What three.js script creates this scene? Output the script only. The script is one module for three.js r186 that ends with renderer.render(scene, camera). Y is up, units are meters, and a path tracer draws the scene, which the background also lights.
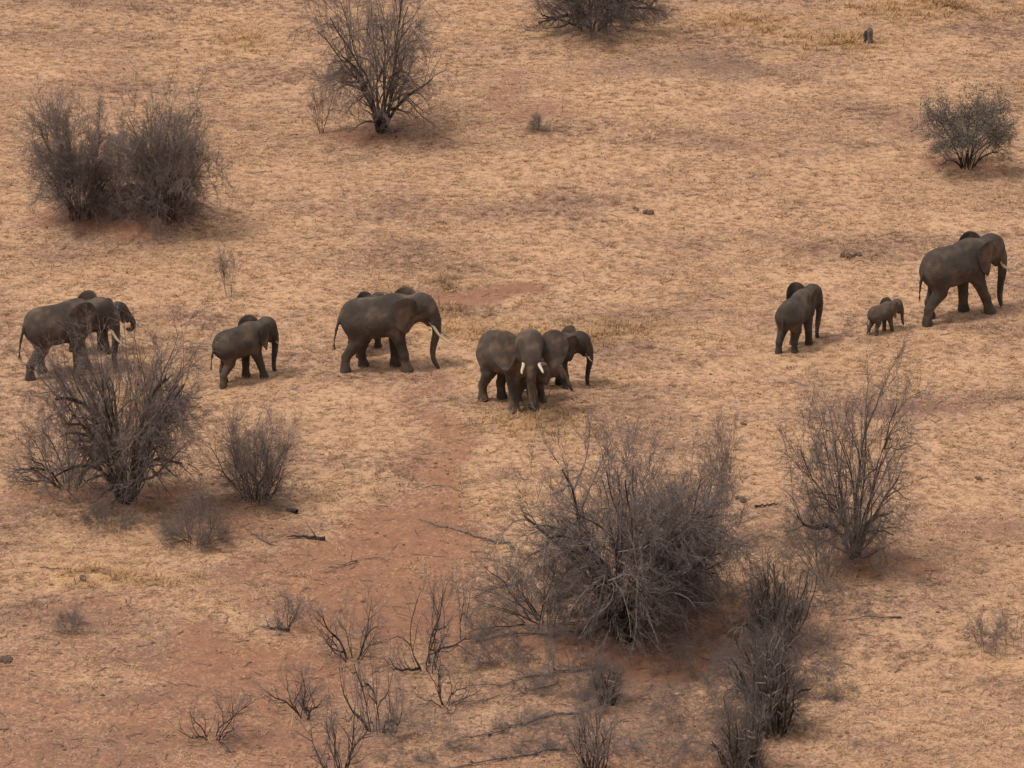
import * as THREE from 'three';
import { mergeGeometries } from 'three/addons/utils/BufferGeometryUtils.js';

// ---------------------------------------------------------------- camera, sky, sun, exposure
const PITCH = 20 * Math.PI / 180, VFOV = 10, CAM_H = 47;
const scene = new THREE.Scene();
const camera = new THREE.PerspectiveCamera(VFOV, 1024 / 768, 1, 6000);
camera.position.set(0, CAM_H, CAM_H / Math.tan(PITCH));
camera.lookAt(0, 0, 0);
camera.updateMatrixWorld(true); camera.updateProjectionMatrix();

const renderer = new THREE.WebGLRenderer({ antialias: true });
renderer.setSize(1024, 768);
renderer.toneMapping = THREE.LinearToneMapping;
renderer.toneMappingExposure = 1.54;
renderer.shadowMap.enabled = true;

const SUN_DIR = new THREE.Vector3(-0.42, 0.88, 0.16).normalize();
{
  // overcast sky: a thin even cloud sheet, a little brighter round the veiled sun
  const W = 256, H = 128, d = new Float32Array(W * H * 4), v = new THREE.Vector3();
  for (let j = 0; j < H; j++) for (let i = 0; i < W; i++) {
    const th = (j + 0.5) / H * Math.PI - Math.PI / 2, ph = (i + 0.5) / W * 2 * Math.PI - Math.PI;
    v.set(Math.cos(th) * Math.cos(ph), Math.sin(th), Math.cos(th) * Math.sin(ph));
    const up = Math.max(0, v.y), c = Math.max(0, v.dot(SUN_DIR));
    let L = 0.44 * (1 + 2 * up) / 3 + 0.09 + 0.42 * Math.pow(c, 6);
    const k = (j * W + i) * 4;
    d[k] = L * 1.02; d[k + 1] = L * 1.0; d[k + 2] = L * 0.99; d[k + 3] = 1;
  }
  const t = new THREE.DataTexture(d, W, H, THREE.RGBAFormat, THREE.FloatType);
  t.mapping = THREE.EquirectangularReflectionMapping; t.magFilter = THREE.LinearFilter; t.minFilter = THREE.LinearFilter;
  t.needsUpdate = true;
  scene.background = t; scene.environment = t; scene.environmentIntensity = 1; scene.backgroundIntensity = 1;
}
const sun = new THREE.DirectionalLight(new THREE.Color(1.0, 0.94, 0.86), 1.5);
sun.position.copy(SUN_DIR).multiplyScalar(120);
sun.castShadow = true; sun.shadow.radius = 20; sun.shadow.mapSize.set(4096, 4096);
Object.assign(sun.shadow.camera, { left: -60, right: 60, top: 60, bottom: -60, near: 1, far: 300 });
scene.add(sun, sun.target);

// ---------------------------------------------------------------- helpers
function rng(seed) { let a = seed >>> 0; return () => { a = (a + 0x6D2B79F5) >>> 0; let t = a; t = Math.imul(t ^ (t >>> 15), t | 1); t ^= t + Math.imul(t ^ (t >>> 7), t | 61); return ((t ^ (t >>> 14)) >>> 0) / 4294967296; }; }
const PERM = new Uint8Array(512); { const r = rng(77), p = [...Array(256).keys()]; for (let i = 255; i > 0; i--) { const j = Math.floor(r() * (i + 1)); [p[i], p[j]] = [p[j], p[i]]; } for (let i = 0; i < 512; i++) PERM[i] = p[i & 255]; }
const GX = new Float32Array(256), GY = new Float32Array(256); for (let i = 0; i < 256; i++) { GX[i] = Math.cos(i * 2.399963); GY[i] = Math.sin(i * 2.399963); }
function noise(x, y) {                                              // 2D gradient noise, about -0.7..0.7
  const xi = Math.floor(x), yi = Math.floor(y), fx = x - xi, fy = y - yi, X = xi & 255, Y = yi & 255;
  const a = PERM[PERM[X] + Y], b = PERM[PERM[(X + 1) & 255] + Y], c = PERM[PERM[X] + ((Y + 1) & 255)], d = PERM[PERM[(X + 1) & 255] + ((Y + 1) & 255)];
  const u = fx * fx * fx * (fx * (fx * 6 - 15) + 10), w = fy * fy * fy * (fy * (fy * 6 - 15) + 10);
  const n0 = GX[a] * fx + GY[a] * fy, n1 = GX[b] * (fx - 1) + GY[b] * fy, n2 = GX[c] * fx + GY[c] * (fy - 1), n3 = GX[d] * (fx - 1) + GY[d] * (fy - 1);
  return n0 + u * (n1 - n0) + w * (n2 - n0 + u * (n0 - n1 - n2 + n3));
}
function fbm(x, y, o) { let s = 0, a = 1, f = 1; for (let i = 0; i < o; i++) { s += a * noise(x * f + i * 17.3, y * f - i * 9.1); a *= 0.5; f *= 2.03; } return s; }
const sstep = (a, b, x) => { const t = Math.min(1, Math.max(0, (x - a) / (b - a))); return t * t * (3 - 2 * t); };
const mix = (a, b, t) => a + (b - a) * t;
const taken = new Map();
function numbered(n) { const k = taken.get(n) || 0; taken.set(n, k + 1); return k ? n + '_' + String(k).padStart(3, '0') : n; }
function tag(o, label, category, group, kind) { if (label) o.userData.label = label; if (category) o.userData.category = category; if (group) o.userData.group = group; if (kind) o.userData.kind = kind; return o; }
function shadows(o) { o.castShadow = true; o.receiveShadow = true; return o; }

// pixel of the photograph -> point on the ground
const F_PX = 384 / Math.tan(VFOV * Math.PI / 360);
function ray(px, py) { return new THREE.Vector3((px - 512) / 512, -(py - 384) / 384, 0.5).unproject(camera).sub(camera.position).normalize(); }
function flat(px, py) { const d = ray(px, py), t = -CAM_H / d.y; return [camera.position.x + d.x * t, camera.position.z + d.z * t, t]; }
const mounds = [];                                                  // [x, z, rx, rz, h]
function mound(px, py, rx, rz, h) { const [x, z] = flat(px, py); mounds.push([x, z, rx, rz, h]); }
mound(135, 219, 2.9, 2.2, 1.15);
mound(120, 505, 2.2, 1.8, 0.28); mound(255, 500, 1.2, 1.2, 0.12); mound(630, 640, 1.8, 1.6, 0.22); mound(690, 595, 1.6, 1.4, 0.2);
mound(862, 562, 1.3, 1.2, 0.22); mound(380, 130, 1.6, 1.6, 0.2); mound(965, 166, 1.6, 1.6, 0.25); mound(778, 640, 1.0, 1.0, 0.15); mound(770, 725, 1.0, 1.0, 0.15);
mound(590, 26, 2.2, 2.2, 0.25); mound(455, 293, 1.6, 1.2, -0.12);
function groundH(x, z) {
  let h = 0.30 * noise(x * 0.07 + 3.1, z * 0.07) + 0.09 * noise(x * 0.27, z * 0.27 + 7) + 0.035 * noise(x * 0.9 + 11, z * 0.9) + 0.016 * noise(x * 2.3, z * 2.3 + 5);
  for (const m of mounds) { const a = (x - m[0]) / m[2], b = (z - m[1]) / m[3], q = a * a + b * b; if (q < 4) h += m[4] * Math.exp(-q * 1.6) * (1 + 0.35 * noise(x * 1.7, z * 1.7)); }
  return h;
}
function at(px, py) {                                                // marches along the ray to the first ground it meets
  const d = ray(px, py), c = camera.position, under = t => c.y + d.y * t < groundH(c.x + d.x * t, c.z + d.z * t);
  let t = (2.2 - CAM_H) / d.y, s = 0.15; while (!under(t)) t += s;
  let a = t - s, b = t; for (let i = 0; i < 20; i++) { const m = (a + b) / 2; if (under(m)) b = m; else a = m; }
  const x = c.x + d.x * b, z = c.z + d.z * b; return new THREE.Vector3(x, groundH(x, z), z);
}
const pxPerM = (p) => F_PX / p.distanceTo(camera.position);

// ---------------------------------------------------------------- ground: what it is made of, from red soil to straw
const warp = (x, z) => [x + 1.6 * noise(x * 0.35, z * 0.35 + 40) + 0.6 * noise(x * 1.2, z * 1.2), z + 2.6 * noise(x * 0.3 + 9, z * 0.3) + 1.0 * noise(x * 1.1 + 4, z * 1.1)];
const RED = [                                                       // bare red soil: pixel centre, pixel radii, strength
  [455, 293, 62, 13, 1.5], [360, 600, 130, 60, 0.75], [230, 670, 170, 50, 0.62], [442, 480, 22, 90, 0.62], [420, 545, 80, 45, 0.8], [620, 650, 170, 26, 0.75], [400, 520, 60, 30, 0.5],
  [690, 600, 90, 20, 0.7], [120, 505, 90, 20, 0.75], [240, 510, 110, 24, 0.5], [865, 562, 50, 13, 0.8], [505, 95, 40, 22, 0.45], [540, 110, 55, 10, 0.4], [480, 60, 20, 40, 0.3],
  [135, 212, 80, 20, 0.95], [380, 128, 70, 12, 0.6], [965, 166, 36, 7, 0.8], [150, 735, 280, 50, 0.55], [590, 720, 200, 60, 0.25],
  [800, 620, 100, 26, 0.45], [60, 620, 90, 30, 0.35], [660, 420, 60, 14, 0.3], [900, 408, 90, 12, 0.3], [700, 76, 110, 12, 0.3], [330, 730, 140, 50, 0.5],
  [60, 90, 130, 20, 0.3], [950, 120, 90, 14, 0.25], [340, 560, 60, 20, 0.6], [600, 400, 60, 12, 0.3], [290, 260, 90, 9, 0.25], [760, 300, 90, 9, 0.2], [200, 640, 90, 30, 0.6], [640, 740, 190, 60, 0.3], [470, 730, 150, 60, 0.4], [60, 700, 140, 60, 0.45], [448, 430, 13, 60, 0.5], [300, 600, 120, 30, 0.5], [512, 765, 600, 60, 0.35], [120, 690, 230, 70, 0.5], [930, 700, 120, 50, 0.3], [930, 560, 120, 40, 0.28],
].map(([px, py, rx, ry, s]) => { const [x, z, t] = flat(px, py), k = F_PX / t, sp = CAM_H / t; return [...warp(x, z), rx / k, ry / (k * sp), s]; });
function redness(x, z) {
  const [wx, wz] = warp(x, z);
  let r = 0;
  for (const e of RED) { const a = (wx - e[0]) / e[2], b = (wz - e[1]) / e[3], q = a * a + b * b; if (q < 2.6) r = Math.max(r, e[4] * (1 - sstep(0.35, 1.5, Math.sqrt(q)))); }
  return Math.min(1, Math.max(0, r + 0.28 * fbm(x * 0.22 + 20, z * 0.22, 3) - 0.02));
}
const BROWN = [[640, 700, 230, 75], [510, 720, 140, 60], [780, 650, 110, 90], [840, 610, 110, 40], [690, 640, 110, 40], [60, 720, 200, 50], [60, 625, 100, 22], [250, 530, 90, 20], [900, 405, 120, 14], [700, 75, 130, 14], [100, 235, 120, 14], [600, 34, 110, 12]]   // dark twig and leaf litter
  .map(([px, py, rx, ry]) => { const [x, z, t] = flat(px, py), k = F_PX / t, sp = CAM_H / t; return [...warp(x, z), rx / k, ry / (k * sp)]; });
function litterness(x, z) {
  const [wx, wz] = warp(x, z); let g = 0; for (const e of BROWN) { const a = (wx - e[0]) / e[2], b = (wz - e[1]) / e[3], q = a * a + b * b; if (q < 2.2) g = Math.max(g, 1 - sstep(0.3, 1.45, Math.sqrt(q))); }
  return g * (0.8 + 0.5 * noise(x * 0.5 + 3, z * 0.6));
}
const GOLD = [[150, 400, 46, 16], [617, 381, 24, 10], [745, 24, 60, 14], [930, 8, 110, 14], [430, 300, 60, 30], [520, 425, 100, 22], [240, 40, 40, 16], [560, 330, 160, 16], [110, 580, 90, 12], [840, 40, 60, 14]]
  .map(([px, py, rx, ry]) => { const [x, z, t] = flat(px, py), k = F_PX / t, sp = CAM_H / t; return [x, z, rx / k, ry / (k * sp)]; });
function goldness(x, z) {
  let g = 0; for (const e of GOLD) { const a = (x - e[0]) / e[2], b = (z - e[1]) / e[3], q = a * a + b * b; if (q < 3) g = Math.max(g, Math.exp(-q * 1.3)); }
  return Math.min(1, Math.max(0, g * (0.75 + 0.6 * noise(x * 0.8, z * 0.8)) + 0.25 * fbm(x * 0.13 - 8, z * 0.13, 2)));
}
const C_PALE = [0.47, 0.277, 0.157], C_GOLD = [0.48, 0.284, 0.13], C_LITTER = [0.222, 0.12, 0.08], C_TWIGS = [0.165, 0.105, 0.08], C_RED = [0.275, 0.126, 0.07], C_REDDK = [0.165, 0.078, 0.047];
const GX0 = -34, GX1 = 34, GZ0 = -56, GZ1 = 40;                     // the ground the photograph shows, and some more
const ground = (() => {
  const N = 2048, col = new Uint8Array(N * N * 4), bmp = new Uint8Array(N * N * 4), r = rng(5);
  const K = 8, M = N / K, rd = new Float32Array((M + 1) * (M + 1)), gd = new Float32Array((M + 1) * (M + 1)), bd = new Float32Array((M + 1) * (M + 1));
  for (let j = 0; j <= M; j++) for (let i = 0; i <= M; i++) { const x = mix(GX0, GX1, i / M), z = mix(GZ0, GZ1, j / M); rd[j * (M + 1) + i] = redness(x, z); gd[j * (M + 1) + i] = goldness(x, z); bd[j * (M + 1) + i] = litterness(x, z); }
  const lut = new Uint8Array(4096); for (let i = 0; i < 4096; i++) { const v = i / 4095; lut[i] = Math.round(255 * (v < 0.0031308 ? 12.92 * v : 1.055 * Math.pow(v, 1 / 2.4) - 0.055)); }
  const enc = v => lut[Math.min(4095, Math.max(0, (v * 4095) | 0))];
  for (let j = 0; j < N; j++) {
    const z = mix(GZ0, GZ1, (j + 0.5) / N), fj = j / K, j0 = Math.floor(fj), tj = fj - j0;
    for (let i = 0; i < N; i++) {
      const x = mix(GX0, GX1, (i + 0.5) / N), fi = i / K, i0 = Math.floor(fi), ti = fi - i0, q = j0 * (M + 1) + i0;
      let red = mix(mix(rd[q], rd[q + 1], ti), mix(rd[q + M + 1], rd[q + M + 2], ti), tj), gold = mix(mix(gd[q], gd[q + 1], ti), mix(gd[q + M + 1], gd[q + M + 2], ti), tj);
      const n1 = fbm(x * 0.5 + 2, z * 0.5, 3), n2 = noise(x * 2.1 + 30, z * 2.1), n3 = noise(x * 5.3, z * 5.3 + 60), n4 = noise(x * 11, z * 11), w = r();
      // straw lies in thin mats over the soil; brown, mauve and grey litter collects in broad ragged patches
      const mat = sstep(-0.55, 0.5, 0.5 * n1 + 0.28 * n2 + 0.3 * n3 + 0.45 * n4 + (0.25 - 1.5 * red) + (w - 0.5) * 0.5);
      const lit = sstep(-0.05, 0.75, 1.15 * fbm(x * 0.17 - 50, z * 0.25, 4) + 0.35 * n1 + 0.3 * n3 + 0.3 * n4 + (w - 0.5) * 0.4);
      const soilT = sstep(-0.4, 0.5, n2 + 0.5 * n4), k = (j * N + i) * 4, br = 1 + 0.12 * n4 + 0.22 * (w - 0.5) + 0.08 * n3;
      for (let c = 0; c < 3; c++) {
        const straw = mix(mix(C_PALE[c], C_GOLD[c], gold), C_LITTER[c], lit * 0.8);
        const soil = mix(mix(C_LITTER[c] * 1.05, C_REDDK[c], 0.5 * soilT), mix(C_RED[c], C_REDDK[c], 0.45 * soilT), sstep(0.1, 0.6, red));
        col[k + c] = enc(mix(soil, straw, mat) * br);
      }
      col[k + 3] = 255;
      const b = Math.max(0, Math.min(255, 128 + 60 * n3 + 60 * n4 + 60 * (w - 0.5) + 40 * (mat - 0.5))) | 0;
      bmp[k] = bmp[k + 1] = bmp[k + 2] = b; bmp[k + 3] = 255;
    }
  }
  // single straws, stalks and dark gaps lying every way on the ground
  for (let q = 0; q < 1300000; q++) {
    const px = r() * N, py = r() * N, i0 = Math.min(M - 1, (px / K) | 0), j0 = Math.min(M - 1, (py / K) | 0), red = rd[j0 * (M + 1) + i0], gold = gd[j0 * (M + 1) + i0], x = mix(GX0, GX1, px / N), z = mix(GZ0, GZ1, py / N);
    const patch = 0.9 * fbm(x * 0.14 + 70, z * 0.2, 4) + 0.6 * fbm(x * 0.55, z * 0.8 + 31, 2), bl = bd[j0 * (M + 1) + i0], dark = r() < 0.25 + 0.9 * patch + 0.3 * red + 0.42 * bl; if (r() < red * 0.9 - bl) continue;
    const a = r() * 6.2832, L = 2 + r() * 5 * (1 - 0.4 * red), dx = Math.cos(a), dy = Math.sin(a) * 0.72, v = dark ? 0.55 + 0.4 * r() : 0.95 + 0.42 * r(), op = (0.2 + 0.36 * r()) * (1 - 0.55 * red), C = dark ? (r() < bl * 0.8 ? C_TWIGS : C_LITTER) : null;
    for (let t = 0; t < L; t++) {
      const X = (px + dx * t) | 0, Y2 = (py + dy * t) | 0; if (X < 0 || Y2 < 0 || X >= N || Y2 >= N) break; const k = (Y2 * N + X) * 4;
      for (let c = 0; c < 3; c++) { const tgt = enc((C ? C[c] : mix(C_PALE[c], C_GOLD[c], gold)) * v); col[k + c] = mix(col[k + c], tgt, op); }
      bmp[k] = bmp[k + 1] = bmp[k + 2] = mix(bmp[k], dark ? 70 : 210, op * 0.6);
    }
  }
  const tex = (d, srgb) => { const t = new THREE.DataTexture(d, N, N); t.wrapS = t.wrapT = THREE.MirroredRepeatWrapping; t.magFilter = THREE.LinearFilter; t.minFilter = THREE.LinearMipmapLinearFilter; t.generateMipmaps = true; if (srgb) t.colorSpace = THREE.SRGBColorSpace; t.needsUpdate = true; return t; };
  const mat = new THREE.MeshStandardMaterial({ map: tex(col, true), bumpMap: tex(bmp), bumpScale: 0.05, roughness: 1 });
  const axis = (a, b, st) => { const o = []; const far = [2600, 1500, 800, 420, 220, 120, 70, 40, 22, 12, 6, 2.5]; for (const f of far) o.push(a - f); const n = Math.round((b - a) / st); for (let i = 0; i <= n; i++) o.push(a + (b - a) * i / n); for (const f of far.slice().reverse()) o.push(b + f); return o; };
  const xs = axis(GX0, GX1, 0.27), zs = axis(GZ0, GZ1, 0.32), nx = xs.length, nz = zs.length;
  const P = new Float32Array(nx * nz * 3), U = new Float32Array(nx * nz * 2), I = new Uint32Array((nx - 1) * (nz - 1) * 6);
  for (let j = 0, k = 0; j < nz; j++) for (let i = 0; i < nx; i++, k++) { P[k * 3] = xs[i]; P[k * 3 + 1] = groundH(xs[i], zs[j]); P[k * 3 + 2] = zs[j]; U[k * 2] = (xs[i] - GX0) / (GX1 - GX0); U[k * 2 + 1] = (zs[j] - GZ0) / (GZ1 - GZ0); }
  for (let j = 0, k = 0; j < nz - 1; j++) for (let i = 0; i < nx - 1; i++) { const a = j * nx + i, b = a + 1, c = a + nx, d = c + 1; I[k++] = a; I[k++] = c; I[k++] = b; I[k++] = b; I[k++] = c; I[k++] = d; }
  const g = new THREE.BufferGeometry(); g.setAttribute('position', new THREE.BufferAttribute(P, 3)); g.setAttribute('uv', new THREE.BufferAttribute(U, 2)); g.setIndex(new THREE.BufferAttribute(I, 1)); g.computeVertexNormals();
  const m = shadows(new THREE.Mesh(g, mat)); m.name = 'ground'; tag(m, 'dry savanna ground of straw grass and red bare soil', 'ground', null, 'structure'); scene.add(m);
  return m;
})();

// ---------------------------------------------------------------- elephants: one continuous body from a distance field
function smin(a, b, k) { const h = k - Math.abs(a - b); return h > 0 ? Math.min(a, b) - h * h * 0.25 / k : Math.min(a, b); }
function cone(a, b, ra, rb) {                                        // tapered capsule
  const [ax, ay, az] = a, bx = b[0] - ax, by = b[1] - ay, bz = b[2] - az, L = bx * bx + by * by + bz * bz || 1e-9;
  return (x, y, z) => { const px = x - ax, py = y - ay, pz = z - az; let t = (px * bx + py * by + pz * bz) / L; t = t < 0 ? 0 : t > 1 ? 1 : t; const dx = px - bx * t, dy = py - by * t, dz = pz - bz * t; return Math.sqrt(dx * dx + dy * dy + dz * dz) - (ra + (rb - ra) * t); };
}
function ell(c, r, tilt = 0) {                                       // ellipsoid, tilted in its side plane
  const ct = Math.cos(tilt), st = Math.sin(tilt), m = Math.min(...r);
  return (x, y, z) => { const dx = x - c[0], dy = y - c[1], dz = z - c[2], u = (dx * ct + dy * st) / r[0], v = (-dx * st + dy * ct) / r[1], w = dz / r[2]; const k0 = Math.sqrt(u * u + v * v + w * w), k1 = Math.sqrt(u * u / (r[0] * r[0]) + v * v / (r[1] * r[1]) + w * w / (r[2] * r[2])); return k1 < 1e-6 ? -m : k0 * (k0 - 1) / k1; };
}
function chain(pts, k) {                                             // pts: [x, y, z, r]
  const fs = []; for (let i = 0; i + 1 < pts.length; i++) fs.push(cone(pts[i], pts[i + 1], pts[i][3], pts[i + 1][3]));
  let lo = [1e9, 1e9, 1e9], hi = [-1e9, -1e9, -1e9]; for (const p of pts) for (let c = 0; c < 3; c++) { lo[c] = Math.min(lo[c], p[c] - p[3]); hi[c] = Math.max(hi[c], p[c] + p[3]); }
  return (x, y, z) => {
    const ox = Math.max(lo[0] - x, x - hi[0], 0), oy = Math.max(lo[1] - y, y - hi[1], 0), oz = Math.max(lo[2] - z, z - hi[2], 0), o = ox * ox + oy * oy + oz * oz; if (o > 0.36) return Math.sqrt(o);
    let d = 9; for (const f of fs) d = smin(d, f(x, y, z), k); return d;
  };
}
function surfaceNet(f, lo, hi, cell) {
  const n = [0, 1, 2].map(c => Math.ceil((hi[c] - lo[c]) / cell / 8) * 8), nx = n[0] + 1, ny = n[1] + 1, nz = n[2] + 1;
  const D = new Float32Array(nx * ny * nz).fill(9), id = (i, j, k) => (k * ny + j) * nx + i, R = cell * 8 * 0.87 + cell * 2;
  for (let k = 0; k < n[2]; k += 8) for (let j = 0; j < n[1]; j += 8) for (let i = 0; i < n[0]; i += 8) {
    const c = f(lo[0] + (i + 4) * cell, lo[1] + (j + 4) * cell, lo[2] + (k + 4) * cell);
    const skip = Math.abs(c) > R * 1.6, s = c > 0 ? 9 : -9;
    for (let kk = k; kk <= k + 8; kk++) for (let jj = j; jj <= j + 8; jj++) for (let ii = i; ii <= i + 8; ii++) {
      const q = id(ii, jj, kk); if (skip) { if (Math.abs(D[q]) === 9) D[q] = s; } else D[q] = f(lo[0] + ii * cell, lo[1] + jj * cell, lo[2] + kk * cell);
    }
  }
  const vi = new Int32Array(nx * ny * nz).fill(-1), P = [], I = [];
  const E = [[0, 1], [2, 3], [4, 5], [6, 7], [0, 2], [1, 3], [4, 6], [5, 7], [0, 4], [1, 5], [2, 6], [3, 7]];
  for (let k = 0; k < n[2]; k++) for (let j = 0; j < n[1]; j++) for (let i = 0; i < n[0]; i++) {
    const q = id(i, j, k), v = [D[q], D[q + 1], D[q + nx], D[q + nx + 1], D[q + nx * ny], D[q + nx * ny + 1], D[q + nx * ny + nx], D[q + nx * ny + nx + 1]];
    let m = 0; for (let c = 0; c < 8; c++) if (v[c] < 0) m |= 1 << c; if (m === 0 || m === 255) continue;
    let sx = 0, sy = 0, sz = 0, cnt = 0;
    for (const [a, b] of E) { if ((v[a] < 0) === (v[b] < 0)) continue; const t = v[a] / (v[a] - v[b]); sx += mix(a & 1, b & 1, t); sy += mix((a >> 1) & 1, (b >> 1) & 1, t); sz += mix(a >> 2, b >> 2, t); cnt++; }
    vi[q] = P.length / 3; P.push(lo[0] + (i + sx / cnt) * cell, lo[1] + (j + sy / cnt) * cell, lo[2] + (k + sz / cnt) * cell);
  }
  const quad = (a, b, c, d, flip) => { if (a < 0 || b < 0 || c < 0 || d < 0) return; if (flip) I.push(a, c, b, a, d, c); else I.push(a, b, c, a, c, d); };
  for (let k = 1; k < n[2]; k++) for (let j = 1; j < n[1]; j++) for (let i = 1; i < n[0]; i++) {
    const q = id(i, j, k), s = D[q] < 0, X = 1, Y = nx, Z = nx * ny;
    if (s !== (D[q + X] < 0)) quad(vi[q - Y - Z], vi[q - Z], vi[q], vi[q - Y], !s);
    if (s !== (D[q + Y] < 0)) quad(vi[q - X - Z], vi[q - X], vi[q], vi[q - Z], !s);
    if (s !== (D[q + Z] < 0)) quad(vi[q - X - Y], vi[q - Y], vi[q], vi[q - X], !s);
  }
  return { P, I };
}
// outline of an ear: [back from the head, up], seen from the side
const EAR = [[-0.02, 0.14], [0.06, 0.28], [0.2, 0.37], [0.38, 0.39], [0.56, 0.33], [0.69, 0.2], [0.75, 0.01], [0.72, -0.2], [0.63, -0.4], [0.5, -0.55], [0.38, -0.65], [0.26, -0.66], [0.16, -0.56], [0.08, -0.42], [0.02, -0.27], [-0.02, -0.1]];
const earCurve = new THREE.CatmullRomCurve3(EAR.map(p => new THREE.Vector3(p[0], p[1], 0)), true);
function earGeometry(side, spread, size, seed, fold) {               // in head space, root at the origin; returns positions and indices
  const N = 44, Rn = 9, P = [], I = [], cs = Math.cos(spread), sn = Math.sin(spread), c0 = [0.22, -0.05];
  const put = (u, v, off, rho) => {
    let bend = 0.13 * Math.sin(Math.min(1, Math.max(0, u / 0.8)) * Math.PI) - 0.10 * u * u + 0.022 * Math.sin(v * 9 + u * 6 + seed) * sstep(0.2, 0.8, u) + (v > 0.25 ? fold * (v - 0.25) : 0);
    const bx = -u * cs, bz = u * sn, nx = sn, nz = cs, w = bend + off * (1 - 0.55 * rho);   // outward normal of the ear plane
    P.push((bx + nx * w) * size, v * size, side * (bz + nz * w) * size);
  };
  for (const off of [0.024, -0.024]) for (let k = 0; k <= Rn; k++) for (let i = 0; i < N; i++) { const p = earCurve.getPoint(i / N), t = k / Rn; put(mix(c0[0], p.x, t), mix(c0[1], p.y, t), off, t * t); }
  const ring = (s, k, i) => s * (Rn + 1) * N + k * N + (i % N);
  for (let s = 0; s < 2; s++) for (let k = 0; k < Rn; k++) for (let i = 0; i < N; i++) { const a = ring(s, k, i), b = ring(s, k, i + 1), c = ring(s, k + 1, i), d = ring(s, k + 1, i + 1); if ((s === 0) === (side > 0)) I.push(a, b, c, b, d, c); else I.push(a, c, b, b, c, d); }
  for (let i = 0; i < N; i++) { const a = ring(0, Rn, i), b = ring(0, Rn, i + 1), c = ring(1, Rn, i), d = ring(1, Rn, i + 1); if (side > 0) I.push(a, b, c, b, d, c); else I.push(a, c, b, b, c, d); }
  return { P, I };
}
const skinBump = (() => {                                            // fine creases of the hide
  const N = 512, d = new Uint8Array(N * N * 4);
  for (let j = 0; j < N; j++) for (let i = 0; i < N; i++) {
    const x = i / N * 16, y = j / N * 16, w = 0.6 * noise(x * 0.7, y * 0.7), a = Math.abs(noise(x * 1.9 + w, y * 2.2)), b = Math.abs(noise(x * 3.9 + 9, y * 3.7 + w));
    const v = Math.min(255, 255 * (0.45 * sstep(0, 0.25, a) + 0.35 * sstep(0, 0.25, b) + 0.2 * (0.5 + noise(x * 7, y * 7)))) | 0, k = (j * N + i) * 4; d[k] = d[k + 1] = d[k + 2] = Math.max(0, v); d[k + 3] = 255;
  }
  const t = new THREE.DataTexture(d, N, N); t.wrapS = t.wrapT = THREE.MirroredRepeatWrapping; t.magFilter = THREE.LinearFilter; t.needsUpdate = true; return t;
})();
const M_HIDE = new THREE.MeshStandardMaterial({ vertexColors: true, roughness: 0.85, bumpMap: skinBump, bumpScale: 0.016 });
const M_TUSK = new THREE.MeshStandardMaterial({ color: new THREE.Color().setRGB(0.55, 0.45, 0.33), roughness: 0.45 });
const M_EYE = new THREE.MeshStandardMaterial({ color: new THREE.Color().setRGB(0.012, 0.009, 0.007), roughness: 0.25 });
const M_TUFT = new THREE.MeshStandardMaterial({ color: new THREE.Color().setRGB(0.022, 0.018, 0.016), roughness: 0.9 });

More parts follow.
